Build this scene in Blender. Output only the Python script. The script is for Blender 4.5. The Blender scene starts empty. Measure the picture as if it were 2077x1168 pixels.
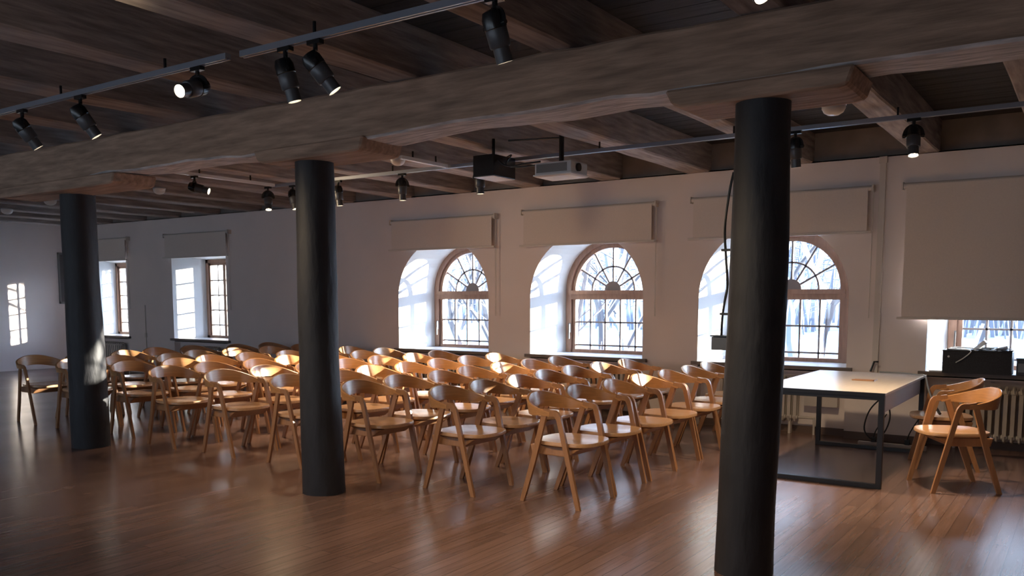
import bpy, bmesh, math, random
from mathutils import Vector, Matrix
from mathutils.geometry import tessellate_polygon
R = math.radians
PI = math.pi
sc = bpy.context.scene
col = sc.collection

# ------------------------------------------------------------------ camera
CAM_H = 1.43
FPX = 1736.0
cd = bpy.data.cameras.new('camera'); cam = bpy.data.objects.new('camera', cd); col.objects.link(cam)
cd.sensor_fit = 'HORIZONTAL'; cd.sensor_width = 36.0; cd.lens = FPX / 2077 * 36.0
cd.shift_y = (779 - 584) / 2077.0          # the photograph is an off-centre crop
cd.clip_start = 0.05; cd.clip_end = 400
PITCH = math.atan(175 / 1736)
cam.location = (0, 0, CAM_H)
cam.rotation_euler = (PI / 2 - PITCH, 0, R(34.26))
sc.camera = cam

# ------------------------------------------------------------------ view, world, sun
sc.view_settings.view_transform = 'Standard'
sc.view_settings.look = 'None'
sc.view_settings.exposure = 2.30
sc.view_settings.gamma = 1.0
sc.view_settings.use_curve_mapping = False

SUN_DIR = Vector((-0.7071, -0.7071, -0.12)).normalized()
w = bpy.data.worlds.new('winter_sky'); sc.world = w; w.use_nodes = True
nt = w.node_tree; nt.nodes.clear()
out = nt.nodes.new('ShaderNodeOutputWorld'); bg = nt.nodes.new('ShaderNodeBackground')
tc = nt.nodes.new('ShaderNodeTexCoord'); sep = nt.nodes.new('ShaderNodeSeparateXYZ')
nt.links.new(tc.outputs['Generated'], sep.inputs[0])
ramp = nt.nodes.new('ShaderNodeValToRGB')
ramp.color_ramp.elements[0].position = 0.0; ramp.color_ramp.elements[0].color = (0.70, 0.82, 1.0, 1)
ramp.color_ramp.elements[1].position = 0.7; ramp.color_ramp.elements[1].color = (0.3, 0.47, 0.85, 1)
nt.links.new(sep.outputs['Z'], ramp.inputs[0])
dot = nt.nodes.new('ShaderNodeVectorMath'); dot.operation = 'DOT_PRODUCT'
nt.links.new(tc.outputs['Generated'], dot.inputs[0]); dot.inputs[1].default_value = tuple(-SUN_DIR)
mx = nt.nodes.new('ShaderNodeMath'); mx.operation = 'MAXIMUM'; nt.links.new(dot.outputs['Value'], mx.inputs[0]); mx.inputs[1].default_value = 0
pw = nt.nodes.new('ShaderNodeMath'); pw.operation = 'POWER'; nt.links.new(mx.outputs[0], pw.inputs[0]); pw.inputs[1].default_value = 5
glow = nt.nodes.new('ShaderNodeMath'); glow.operation = 'MULTIPLY_ADD'; nt.links.new(pw.outputs[0], glow.inputs[0])
glow.inputs[1].default_value = 8.5; glow.inputs[2].default_value = 1.05
nt.links.new(ramp.outputs[0], bg.inputs['Color']); nt.links.new(glow.outputs[0], bg.inputs['Strength'])
nt.links.new(bg.outputs[0], out.inputs[0])

sd = bpy.data.lights.new('sun', 'SUN'); sd.energy = 7.0; sd.angle = R(0.5); sd.color = (1.0, 0.9, 0.76)
sun = bpy.data.objects.new('sun', sd); col.objects.link(sun); sun.location = (12, 22, 6)
sun.rotation_euler = SUN_DIR.to_track_quat('-Z', 'Y').to_euler()

# ------------------------------------------------------------------ dimensions
D = 9.10            # inner face of the window wall
DG = 9.78           # glass plane
XL, XR = -17.6, 4.4
YB = -2.6
WTOP = 2.81
DECK = 3.10

# ------------------------------------------------------------------ materials
MATS = {}
def mat(name, color, rough=0.6, metal=0.0, noise=0.0, nscale=8.0, stretch=(1, 1, 1), bump=0.0, color2=None, spec=0.5,
        emit=None, estr=0.0, detail=6.0, lo=0.3, hi=0.7, coat=0.0):
    m = bpy.data.materials.new(name); m.use_nodes = True; n = m.node_tree; b = n.nodes['Principled BSDF']
    b.inputs['Base Color'].default_value = (*color, 1); b.inputs['Roughness'].default_value = rough
    b.inputs['Metallic'].default_value = metal; b.inputs['Specular IOR Level'].default_value = spec
    if coat: b.inputs['Coat Weight'].default_value = coat; b.inputs['Coat Roughness'].default_value = 0.15
    if emit: b.inputs['Emission Color'].default_value = (*emit, 1); b.inputs['Emission Strength'].default_value = estr
    if noise or bump:
        t = n.nodes.new('ShaderNodeTexCoord'); mp = n.nodes.new('ShaderNodeMapping'); mp.inputs['Scale'].default_value = stretch
        nz = n.nodes.new('ShaderNodeTexNoise'); nz.inputs['Scale'].default_value = nscale; nz.inputs['Detail'].default_value = detail
        n.links.new(t.outputs['Object'], mp.inputs[0]); n.links.new(mp.outputs[0], nz.inputs['Vector'])
        if noise:
            r = n.nodes.new('ShaderNodeValToRGB'); c2 = color2 or tuple(c * (1 - noise) for c in color)
            r.color_ramp.elements[0].position = lo; r.color_ramp.elements[1].position = hi
            r.color_ramp.elements[0].color = (*c2, 1); r.color_ramp.elements[1].color = (*color, 1)
            n.links.new(nz.outputs['Fac'], r.inputs[0]); n.links.new(r.outputs[0], b.inputs['Base Color'])
        if bump:
            bp = n.nodes.new('ShaderNodeBump'); bp.inputs['Strength'].default_value = bump; bp.inputs['Distance'].default_value = 0.02
            n.links.new(nz.outputs['Fac'], bp.inputs['Height']); n.links.new(bp.outputs[0], b.inputs['Normal'])
    MATS[name] = m
    return m

M_wall = mat('wall_paint', (0.83, 0.745, 0.72), 0.85, noise=0.05, nscale=2.0, bump=0.06)
M_white = mat('white_paint', (0.80, 0.80, 0.80), 0.7)
M_plaster = mat('rough_plaster', (0.34, 0.29, 0.26), 0.95, noise=0.25, nscale=5.0, bump=0.3)
M_beam = mat('old_beam_wood', (0.50, 0.33, 0.235), 0.9, noise=0.5, nscale=3.0, stretch=(1.0, 9, 9), bump=0.7)
M_beam_chalk_lit = mat('old_beam_underside_lit', (0.80, 0.74, 0.72), 0.95, noise=0.6, nscale=4.0, stretch=(1.2, 9, 4), bump=0.9)  # chalky wood, lightened further to stand in for window and floor bounce light
M_joist = mat('joist_wood', (0.46, 0.395, 0.375), 0.9, noise=0.5, nscale=3.0, stretch=(9, 1.0, 9), bump=0.5)
M_deck = mat('deck_boards', (0.045, 0.04, 0.04), 0.8, noise=0.45, nscale=3.0, stretch=(1, 8, 8), bump=0.3)
M_pillar = mat('painted_pillar', (0.026, 0.026, 0.031), 0.6, noise=0.35, nscale=6.0, stretch=(2.2, 2.2, 0.8), bump=0.5)
M_frame = mat('window_wood', (0.36, 0.21, 0.15), 0.45, noise=0.3, nscale=10, stretch=(3, 3, 0.5))
M_muntin = mat('muntin_paint', (0.20, 0.17, 0.17), 0.5)
M_sill = mat('sill_edge', (0.62, 0.62, 0.63), 0.35)
M_silledge = mat('sill_board', (0.16, 0.13, 0.115), 0.5)
M_blind = mat('blind_fabric', (0.76, 0.68, 0.63), 0.9, noise=0.06, nscale=60)
M_blindbar = mat('blind_rail', (0.66, 0.60, 0.55), 0.5)
M_chain = mat('blind_chain', (0.3, 0.28, 0.27), 0.4)
M_black = mat('black_steel', (0.015, 0.015, 0.017), 0.42)
M_blackp = mat('black_plastic', (0.02, 0.02, 0.022), 0.35)
M_lamp = mat('lamp_housing', (0.09, 0.09, 0.095), 0.38, metal=0.2)
M_lampblk = mat('lamp_black', (0.012, 0.012, 0.013), 0.25)
M_track = mat('aluminium_track', (0.30, 0.32, 0.37), 0.35, metal=0.5)
M_trackwhite = mat('white_track', (0.75, 0.76, 0.78), 0.35)
M_lens = mat('lit_lens', (1, 0.9, 0.7), 0.3, emit=(1.0, 0.82, 0.55), estr=6.0)
M_lensdim = mat('dim_lens', (1, 0.9, 0.7), 0.3, emit=(1.0, 0.85, 0.62), estr=2.2)
M_dome = mat('opal_dome', (0.72, 0.69, 0.66), 0.4)
M_tabletop = mat('pale_laminate', (0.54, 0.48, 0.44), 0.3, noise=0.12, nscale=6, stretch=(6, 0.7, 1))
M_apron = mat('grey_laminate', (0.42, 0.38, 0.36), 0.6)
M_rad = mat('radiator_enamel', (0.55, 0.50, 0.46), 0.5)
M_base = mat('baseboard_wood', (0.13, 0.085, 0.065), 0.5)
M_cable = mat('cable_black', (0.012, 0.012, 0.012), 0.5)
M_cablegrey = mat('cable_grey', (0.20, 0.22, 0.25), 0.4)
M_cablewhite = mat('cable_white', (0.7, 0.7, 0.7), 0.4)
M_proj = mat('projector_white', (0.62, 0.62, 0.63), 0.4)
M_projgrey = mat('projector_vent', (0.20, 0.20, 0.205), 0.6)
M_box = mat('black_mesh_crate', (0.028, 0.028, 0.036), 0.7, noise=0.5, nscale=90)
M_snow = mat('snow', (0.80, 0.86, 0.95), 0.9, noise=0.08, nscale=0.4)
M_grass = mat('snowy_lawn', (0.70, 0.84, 0.90), 0.9, noise=0.25, nscale=0.25, color2=(0.45, 0.62, 0.68))
M_chair = mat('beech_wood', (0.56, 0.28, 0.115), 0.33, noise=0.22, nscale=7, stretch=(3, 0.6, 12), spec=0.5, coat=0.12)
M_seat = mat('beech_seat', (0.62, 0.36, 0.19), 0.26, noise=0.2, nscale=7, stretch=(0.6, 9, 9), spec=0.5, coat=0.2)
M_leg = mat('beech_leg', (0.42, 0.21, 0.10), 0.36, noise=0.22, nscale=7, stretch=(9, 9, 0.8))

def floor_material():
    m = bpy.data.materials.new('strip_floor'); m.use_nodes = True; n = m.node_tree; b = n.nodes['Principled BSDF']
    t = n.nodes.new('ShaderNodeTexCoord'); mp = n.nodes.new('ShaderNodeMapping'); mp.inputs['Rotation'].default_value = (0, 0, PI / 2)
    br = n.nodes.new('ShaderNodeTexBrick'); br.inputs['Scale'].default_value = 1.0
    br.inputs['Brick Width'].default_value = 1.4; br.inputs['Row Height'].default_value = 0.085
    br.inputs['Mortar Size'].default_value = 0.0022; br.inputs['Mortar Smooth'].default_value = 0.2; br.offset = 0.37; br.squash = 1.0
    br.inputs['Color1'].default_value = (0.215, 0.13, 0.11, 1); br.inputs['Color2'].default_value = (0.16, 0.096, 0.082, 1)
    br.inputs['Mortar'].default_value = (0.06, 0.035, 0.03, 1); br.inputs['Bias'].default_value = 0.0
    n.links.new(t.outputs['Object'], mp.inputs[0]); n.links.new(mp.outputs[0], br.inputs['Vector'])
    mp2 = n.nodes.new('ShaderNodeMapping'); mp2.inputs['Scale'].default_value = (14, 0.8, 1)
    nz = n.nodes.new('ShaderNodeTexNoise'); nz.inputs['Scale'].default_value = 3; nz.inputs['Detail'].default_value = 6
    n.links.new(t.outputs['Object'], mp2.inputs[0]); n.links.new(mp2.outputs[0], nz.inputs['Vector'])
    mix = n.nodes.new('ShaderNodeMix'); mix.data_type = 'RGBA'; mix.blend_type = 'MULTIPLY'; mix.inputs['Factor'].default_value = 0.6
    n.links.new(br.outputs['Color'], mix.inputs['A']); n.links.new(nz.outputs['Color'], mix.inputs['B'])
    r2 = n.nodes.new('ShaderNodeValToRGB'); r2.color_ramp.elements[0].position = 0.3; r2.color_ramp.elements[1].position = 0.65
    r2.color_ramp.elements[0].color = (0.55, 0.55, 0.55, 1); r2.color_ramp.elements[1].color = (1, 1, 1, 1)
    n.links.new(nz.outputs['Fac'], r2.inputs[0]); n.links.new(r2.outputs[0], mix.inputs['B'])
    n.links.new(mix.outputs['Result'], b.inputs['Base Color'])
    nz2 = n.nodes.new('ShaderNodeTexNoise'); nz2.inputs['Scale'].default_value = 1.3; nz2.inputs['Detail'].default_value = 3
    n.links.new(t.outputs['Object'], nz2.inputs['Vector'])
    mr = n.nodes.new('ShaderNodeMapRange'); mr.inputs['To Min'].default_value = 0.19; mr.inputs['To Max'].default_value = 0.30
    n.links.new(nz2.outputs['Fac'], mr.inputs['Value']); n.links.new(mr.outputs[0], b.inputs['Roughness'])
    bp = n.nodes.new('ShaderNodeBump'); bp.inputs['Strength'].default_value = 0.16; bp.inputs['Distance'].default_value = 0.003
    add = n.nodes.new('ShaderNodeMath'); add.operation = 'MULTIPLY_ADD'; add.inputs[1].default_value = -1.0
    n.links.new(br.outputs['Fac'], add.inputs[0])
    sc2 = n.nodes.new('ShaderNodeMath'); sc2.operation = 'MULTIPLY'; sc2.inputs[1].default_value = 0.6
    n.links.new(nz2.outputs['Fac'], sc2.inputs[0]); n.links.new(sc2.outputs[0], add.inputs[2])
    n.links.new(add.outputs[0], bp.inputs['Height']); n.links.new(bp.outputs[0], b.inputs['Normal'])
    b.inputs['Specular IOR Level'].default_value = 0.75
    return m
M_floor = floor_material()

def glass_material():
    m = bpy.data.materials.new('window_glass'); m.use_nodes = True; n = m.node_tree; n.nodes.clear()
    o = n.nodes.new('ShaderNodeOutputMaterial'); tr = n.nodes.new('ShaderNodeBsdfTransparent'); gl = n.nodes.new('ShaderNodeBsdfGlossy')
    gl.inputs['Roughness'].default_value = 0.02; tr.inputs[0].default_value = (0.96, 0.98, 0.98, 1)
    mx = n.nodes.new('ShaderNodeMixShader'); mx.inputs[0].default_value = 0.035
    n.links.new(tr.outputs[0], mx.inputs[1]); n.links.new(gl.outputs[0], mx.inputs[2])
    n.links.new(mx.outputs[0], o.inputs[0]); return m
M_glass = glass_material()

def bark_material(name, bark):
    m = bpy.data.materials.new(name); m.use_nodes = True; n = m.node_tree; b = n.nodes['Principled BSDF']; b.inputs['Roughness'].default_value = 0.9
    g = n.nodes.new('ShaderNodeNewGeometry'); s = n.nodes.new('ShaderNodeSeparateXYZ'); n.links.new(g.outputs['Normal'], s.inputs[0])
    nz = n.nodes.new('ShaderNodeTexNoise'); nz.inputs['Scale'].default_value = 3
    ad = n.nodes.new('ShaderNodeMath'); ad.operation = 'MULTIPLY_ADD'; ad.inputs[1].default_value = 0.8; n.links.new(nz.outputs['Fac'], ad.inputs[0]); n.links.new(s.outputs['Z'], ad.inputs[2])
    r = n.nodes.new('ShaderNodeValToRGB'); r.color_ramp.elements[0].position = 0.42; r.color_ramp.elements[1].position = 0.56
    r.color_ramp.elements[0].color = (*bark, 1); r.color_ramp.elements[1].color = (0.85, 0.9, 0.97, 1)
    n.links.new(ad.outputs[0], r.inputs[0]); n.links.new(r.outputs[0], b.inputs['Base Color']); return m
M_bark = bark_material('snowy_bark', (0.09, 0.08, 0.085))
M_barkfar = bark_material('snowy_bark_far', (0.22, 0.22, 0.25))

# ------------------------------------------------------------------ mesh helpers
class MB:
    def __init__(self): self.v = []; self.f = []; self.mi = []
    def add(self, vs, fs, mi=0):
        o = len(self.v); self.v += [tuple(p) for p in vs]; self.f += [tuple(i + o for i in f) for f in fs]; self.mi += [mi] * len(fs); return self
    def box(self, x0, x1, y0, y1, z0, z1, M=None, mi=0):
        vs = [Vector((x, y, z)) for z in (z0, z1) for y in (y0, y1) for x in (x0, x1)]
        if M is not None: vs = [M @ p for p in vs]
        return self.add(vs, [(0, 2, 3, 1), (4, 5, 7, 6), (0, 1, 5, 4), (2, 6, 7, 3), (0, 4, 6, 2), (1, 3, 7, 5)], mi)
    def quad(self, a, b, c, d, mi=0): return self.add([a, b, c, d], [(0, 1, 2, 3)], mi)
    def loft(self, rings, close=True, caps=True, mi=0):
        n = len(rings[0]); vs = [p for r in rings for p in r]; fs = []
        for k in range(len(rings) - 1):
            for i in range(n if close else n - 1):
                j = (i + 1) % n; fs.append((k * n + i, k * n + j, (k + 1) * n + j, (k + 1) * n + i))
        if caps and close: fs.append(tuple(range(n - 1, -1, -1))); fs.append(tuple((len(rings) - 1) * n + i for i in range(n)))
        return self.add(vs, fs, mi)
    def sweep(self, path, prof, up=Vector((0, 0, 1)), mi=0, closed=False):
        """prof: function(k)->[(side, up)] or a list"""
        path = [Vector(p) for p in path]; rings = []; n = len(path)
        for k, p in enumerate(path):
            a = path[(k - 1) % n] if (k > 0 or closed) else p; b = path[(k + 1) % n] if (k < n - 1 or closed) else p
            t = (b - a).normalized(); s = t.cross(up)
            if s.length < 1e-4: s = Vector((1, 0, 0))
            s.normalize(); u = s.cross(t).normalized(); pr = prof(k) if callable(prof) else prof
            rings.append([p + s * q[0] + u * q[1] for q in pr])
        if closed: rings.append(rings[0]); return self.loft(rings, caps=False, mi=mi)
        return self.loft(rings, mi=mi)
    def tube(self, path, r, sides=8, up=Vector((0.13, 0.21, 0.97)), mi=0, closed=False):
        n = len(path); rr = r if callable(r) else (lambda k: r if not isinstance(r, (list, tuple)) else r[k])
        return self.sweep(path, lambda k: [(rr(k % n) * math.cos(2 * PI * i / sides), rr(k % n) * math.sin(2 * PI * i / sides)) for i in range(sides)], up, mi, closed)
    def cyl(self, a, b, r0, r1=None, sides=16, mi=0):
        r1 = r0 if r1 is None else r1; return self.tube([a, b], [r0, r1], sides, mi=mi)
    def lathe(self, prof, sides=24, M=None, mi=0):
        rings = []
        for r, z in prof:
            ring = [Vector((r * math.cos(2 * PI * i / sides), r * math.sin(2 * PI * i / sides), z)) for i in range(sides)]
            rings.append([M @ p for p in ring] if M is not None else ring)
        return self.loft(rings, mi=mi)
    def build(self, name, mats, parent=None, smooth=False, bevel=0.0, loc=None, seg=2):
        me = bpy.data.meshes.new(name); me.from_pydata(self.v, [], self.f)
        mats = mats if isinstance(mats, (list, tuple)) else [mats]
        for m in mats: me.materials.append(m)
        for p, i in zip(me.polygons, self.mi): p.material_index = i
        bm = bmesh.new(); bm.from_mesh(me); bmesh.ops.recalc_face_normals(bm, faces=bm.faces)
        if bevel:
            bmesh.ops.remove_doubles(bm, verts=bm.verts, dist=1e-5)
            es = [e for e in bm.edges if len(e.link_faces) == 2 and e.calc_face_angle(0) > 0.6]
            bmesh.ops.bevel(bm, geom=es, offset=bevel, segments=seg, affect='EDGES', clamp_overlap=True, profile=0.6)
        bm.to_mesh(me); bm.free()
        if smooth:
            for p in me.polygons: p.use_smooth = True
            try: me.set_sharp_from_angle(angle=R(38))
            except Exception: pass
        o = bpy.data.objects.new(name, me); col.objects.link(o)
        if loc is not None: o.location = loc
        if parent: o.parent = parent
        return o

def empty(name, loc=(0, 0, 0), rz=0.0, label=None, cat=None, group=None):
    o = bpy.data.objects.new(name, None); col.objects.link(o); o.location = loc; o.rotation_euler = (0, 0, rz); o.empty_display_size = 0.1
    if label: tag(o, label, cat, group)
    return o
def tag(o, label, cat, group=None, kind=None):
    o['label'] = label; o['category'] = cat
    if group: o['group'] = group
    if kind: o['kind'] = kind
    return o
def struct(o, label=None):
    o['kind'] = 'structure'
    if label: o['label'] = label
    return o
KIDS = {}
def copy_tree(o, label=None, parent=None):
    c = o.copy(); col.objects.link(c)
    if parent: c.parent = parent
    for ch in [q for q in ALL_CHILDREN(o)]: copy_tree(ch, None, c)
    if label: c['label'] = label
    return c
def ALL_CHILDREN(o):
    return list(o.children)
def smoothpath(pts, n=6):
    pts = [Vector(p) for p in pts]; outp = []
    P = [pts[0]] + pts + [pts[-1]]
    for i in range(1, len(P) - 2):
        for k in range(n):
            t = k / n; a, b, c, d = P[i - 1], P[i], P[i + 1], P[i + 2]
            outp.append(0.5 * ((2 * b) + (c - a) * t + (2 * a - 5 * b + 4 * c - d) * t * t + (3 * b - a - 3 * c + d) * t ** 3))
    outp.append(pts[-1]); return outp

# ------------------------------------------------------------------ windows: dimensions
SILL = 0.72
# c_open, half_open, c_win, kind
WIN = [
    dict(n=1, x0=-17.1, x1=-16.12, cw=-16.35, kind='slit'),
    dict(n=2, x0=-16.02, x1=-14.76, cw=-15.44, kind='rect'),
    dict(n=3, x0=-13.38, x1=-11.90, cw=-12.62, kind='rect'),
    dict(n=4, x0=-8.13, x1=-6.57, cw=-7.31, kind='arch'),
    dict(n=5, x0=-5.92, x1=-4.36, cw=-5.09, kind='arch'),
    dict(n=6, x0=-3.68, x1=-2.08, cw=-2.85, kind='arch'),
    dict(n=7, x0=-1.345, x1=0.20, cw=-0.58, kind='arch'),
]
SPRING = 1.43
def opening_outline(wd, grow=0.0):
    x0, x1 = wd['x0'], wd['x1']
    if wd['kind'] == 'rect': return [(x0, SILL), (x1, SILL), (x1, 2.17), (x0, 2.17)]
    c = (x0 + x1) / 2; h = (x1 - x0) / 2; N = 28
    return [(x0, SILL), (x1, SILL)] + [(c + h * math.cos(PI * i / N), SPRING + h * math.sin(PI * i / N)) for i in range(N + 1)]
def back_outline(wd):
    if wd['kind'] == 'rect':
        c = wd['cw']; h = 0.50; return [(c - h, SILL), (c + h, SILL), (c + h, 2.10), (c - h, 2.10)]
    c = wd['cw']; h = 0.66; N = 28
    return [(c - h, SILL), (c + h, SILL)] + [(c + h * math.cos(PI * i / N), 1.51 + h * math.sin(PI * i / N)) for i in range(N + 1)]

def build_window_wall():
    m = MB(); main = [wd for wd in WIN if wd['kind'] != 'slit']
    XW = -16.12
    # front face with notches for the radiator niches
    poly = [(XW, WTOP), (XW, 0.0)]
    for wd in main:
        a, b = wd['x0'] - 0.0, wd['x1'] + 0.0
        poly += [(a, 0.0), (a, 0.66), (b, 0.66), (b, 0.0)]
    poly += [(XR, 0.0), (XR, WTOP)]
    def fill(outer, holes, y, mi=0):
        loops = [[Vector((p[0], p[1], 0)) for p in outer]] + [[Vector((p[0], p[1], 0)) for p in h] for h in holes]
        tris = tessellate_polygon(loops); vs = [Vector((p.x, y, p.y)) for l in loops for p in l]; m.add(vs, tris, mi)
    fill(poly, [opening_outline(wd) for wd in main], D)
    YE = 9.98
    for wd in main:
        yb = 9.64 if wd['kind'] == 'rect' else 9.74
        a = opening_outline(wd); b = back_outline(wd); n = len(a)
        m.add([(p[0], D, p[1]) for p in a] + [(p[0], yb, p[1]) for p in b] + [(p[0], YE + .02, p[1]) for p in b],
              [(i, (i + 1) % n, n + (i + 1) % n, n + i) for i in range(n)] + [(n + i, n + (i + 1) % n, 2 * n + (i + 1) % n, 2 * n + i) for i in range(n)], 1)
        x0, x1, yn = wd['x0'], wd['x1'], D + 0.12    # radiator niche
        m.quad((x0, yn, 0), (x1, yn, 0), (x1, yn, 0.66), (x0, yn, 0.66)); m.quad((x0, D, 0), (x0, yn, 0), (x0, yn, 0.66), (x0, D, 0.66))
        m.quad((x1, D, 0), (x1, yn, 0), (x1, yn, 0.66), (x1, D, 0.66)); m.quad((x0, D, 0.66), (x1, D, 0.66), (x1, yn, 0.66), (x0, yn, 0.66))
    # outer face, including the set-back bay with the unseen sun slit
    bay = dict(x0=-16.54, x1=-16.16)
    slit = [(-16.53, SILL), (-16.125, SILL), (-16.125, 1.93), (-16.53, 1.93)]; slit_out = [(-16.53, SILL - .02), (-15.955, SILL - .02), (-15.955, 2.0), (-16.53, 2.0)]  # unseen slit, placed and splayed so the sun patch lands on the end wall
    fill([(XL, -0.3), (XR + .2, -0.3), (XR + .2, 3.3), (XL, 3.3)], [back_outline(wd) for wd in main] + [slit_out], YE + .02)
    fill([(XL, 0), (XW, 0), (XW, DECK), (XL, DECK)], [slit], 9.75)
    m.add([(p[0], 9.75, p[1]) for p in slit] + [(p[0], YE + .02, p[1]) for p in slit_out], [(i, (i + 1) % 4, 4 + (i + 1) % 4, 4 + i) for i in range(4)], 1)
    m.quad((XW, D, 0), (XW, 9.75, 0), (XW, 9.75, DECK), (XW, D, DECK))
    o = m.build('wall_windows', [M_wall, M_white]); struct(o, 'pale plastered window wall with deep arched openings')
    # rough upper strip of wall between the joists
    u = MB(); u.box(XW, XR, D + 0.05, D + 0.12, WTOP - 0.02, DECK + .02); u.box(XW, XR, D, D + 0.06, WTOP - 0.012, WTOP)
    o = u.build('trim_1', M_plaster); struct(o, 'bare plaster strip above the painted wall between the joists')
build_window_wall()

def window(wd):
    c = wd['cw']; n = wd['n']; kind = wd['kind']
    root = MB()
    if kind == 'arch':
        y0, y1 = 9.70, 9.80; N = 32; ro, ri = 0.645, 0.535; zc = 1.525
        def ring(r, y): return [(c - r, y, SILL)] + [(c + r * math.cos(PI - PI * i / N), y, zc + r * math.sin(PI * i / N)) for i in range(N + 1)] + [(c + r, y, SILL)]
        for (ra, rb, ya, yb) in ((0.66, 0.585, y0, y1), (0.60, 0.535, y0 + .03, y1)):
            A, B, C2, E2 = ring(ra, ya), ring(rb, ya), ring(rb, yb), ring(ra, yb)
            root.loft([[A[i], B[i], C2[i], E2[i]] for i in range(len(A))])
        root.box(c - .60, c + .60, y0 - .01, y1, 1.41, 1.475); root.box(c - .60, c + .60, y0 - .035, y1, 1.475, 1.525)
        root.box(c - .60, c + .60, y0 + .02, y1, SILL, SILL + .045)
        fr = root.build(f'window_{n}', M_frame); mu = MB(); ym0, ym1 = 9.75, 9.79
        for k in range(1, 5): x = c - .535 + k * .214; mu.box(x - .010, x + .010, ym0, ym1, SILL + .04, 1.415)
        for z in (1.118, 0.82): mu.box(c - .54, c + .54, ym0, ym1, z - .010, z + .010)
        for k in range(1, 6):
            a = PI * k / 6; ca, sa = math.cos(a), math.sin(a); s = Vector((-sa, 0, ca)) * .010
            p, q = Vector((c + .10 * ca, ym0, zc + .10 * sa)), Vector((c + .54 * ca, ym0, zc + .54 * sa)); dy = Vector((0, ym1 - ym0, 0))
            mu.loft([[p - s, p + s, p + s + dy, p - s + dy], [q - s, q + s, q + s + dy, q - s + dy]])
        mu.loft([[(c + r * math.cos(PI * i / 24), y, zc + r * math.sin(PI * i / 24)) for (r, y) in ((.290, ym0), (.310, ym0), (.310, ym1), (.290, ym1))] for i in range(25)])
        mu.build('muntins', M_muntin, fr)
        hub = MB(); hub.loft([[(c + .115 * math.cos(PI * i / 16), y, zc + .115 * math.sin(PI * i / 16)) for i in range(17)] for y in (ym0 - .01, ym1)])
        h = hub.build('fanlight_hub', M_muntin, fr); h['label'] = 'solid half-round hub of the fanlight'
        g = MB(); g.loft([[(c - .54, y, SILL + .03)] + [(c + .54 * math.cos(PI - PI * i / N), y, zc + .54 * math.sin(PI * i / N)) for i in range(N + 1)] + [(c + .54, y, SILL + .03)] for y in (9.776, 9.780)])
        g.build('glass_pane', M_glass, fr)
        if n in (4, 5, 6, 7):
            hd = MB(); hd.box(c - .60, c - .585, 9.66, 9.70, 0.98, 1.10); hd.box(c - .60, c - .585, 9.655, 9.67, 0.90, 1.0); hd.build('window_handle', M_lamp, fr)
        yb = 9.76
    elif kind == 'rect':
        y0, y1 = 9.60, 9.68; h = .50; top = 2.10
        for a, b, ya in ((h, h - .06, y0), (h - .05, h - .10, y0 + .025)):
            root.box(c - a, c - b, ya, y1, SILL, top - (h - a)); root.box(c + b, c + a, ya, y1, SILL, top - (h - a))
            root.box(c - a, c + a, ya, y1, top - (h - a) - (a - b), top - (h - a)); 
        root.box(c - h, c + h, y0, y1, SILL, SILL + .05)
        root.box(c - .035, c + .035, y0 + .01, y1, SILL, top - .06)
        fr = root.build(f'window_{n}', M_frame); mu = MB()
        for x in (c - .21, c + .21): mu.box(x - .012, x + .012, 9.64, 9.67, SILL, top - .08)
        for k in range(1, 5): z = 2.0 - k * .262; mu.box(c - .42, c + .42, 9.635, 9.67, z - .011, z + .011)
        mu.build('muntins', M_muntin, fr)
        g = MB(); g.box(c - .43, c + .43, 9.658, 9.662, SILL + .03, top - .08); g.build('glass_pane', M_glass, fr); yb = 9.68
    else:
        ya, yb = 9.755, 9.785
        root.box(-16.53, -16.51, ya, yb, SILL, 1.93); root.box(-16.14, -16.125, ya, yb, SILL, 1.93)
        root.box(-16.53, -16.125, ya, yb, 1.915, 1.93); root.box(-16.53, -16.125, ya, yb, SILL, SILL + .015)
        fr = root.build(f'window_{n}', M_frame); mu = MB(); mu.box(-16.385, -16.355, 9.76, 9.78, SILL, 1.93)
        for k in range(1, 4): mu.box(-16.52, -16.13, 9.765, 9.78, SILL + k * .30 - .012, SILL + k * .30 + .012)
        mu.build('muntins', M_muntin, fr); g = MB(); g.box(-16.52, -16.13, 9.77, 9.773, SILL, 1.93); g.build('glass_pane', M_glass, fr)
        struct(fr, 'narrow unseen window added in the set-back bay to sun the end wall'); return
    s = MB(); s.box(wd['x0'] - .06, wd['x1'] + .06, D - .045, D, SILL - .035, SILL + .004, mi=1); s.box(wd['x0'] + .003, wd['x1'] - .003, D, D + .13, SILL - .05, SILL + .004)
    wb = .64 if kind == 'arch' else .49
    s.add([(wd['x0'] + .003, D + .13, SILL + .004), (wd['x1'] - .003, D + .13, SILL + .004), (c + wb, yb, SILL + .004), (c - wb, yb, SILL + .004)], [(0, 1, 2, 3)])
    s.build('window_sill', [M_sill, M_silledge], fr)
    L = {2: 'far rectangular casement window beside the left pillar', 3: 'rectangular casement window between left and middle pillars',
         4: 'arched fanlight window nearest the middle pillar', 5: 'middle arched fanlight window behind the chairs',
         6: 'arched fanlight window behind the right pillar and table', 7: 'window under the long lowered blind at the right'}
    struct(fr, L[n])
    # sky portal guiding light through this opening
    pl = bpy.data.lights.new('window_portal', 'AREA'); pl.shape = 'RECTANGLE'; pl.size = 1.2 if kind == 'arch' else .95; pl.size_y = 1.46
    pl.cycles.is_portal = True; po = bpy.data.objects.new('window_portal', pl); col.objects.link(po)
    po.location = (c, 9.9, SILL + .72); po.rotation_euler = (-PI / 2, 0, 0)
for wd in WIN: window(wd)

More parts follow.
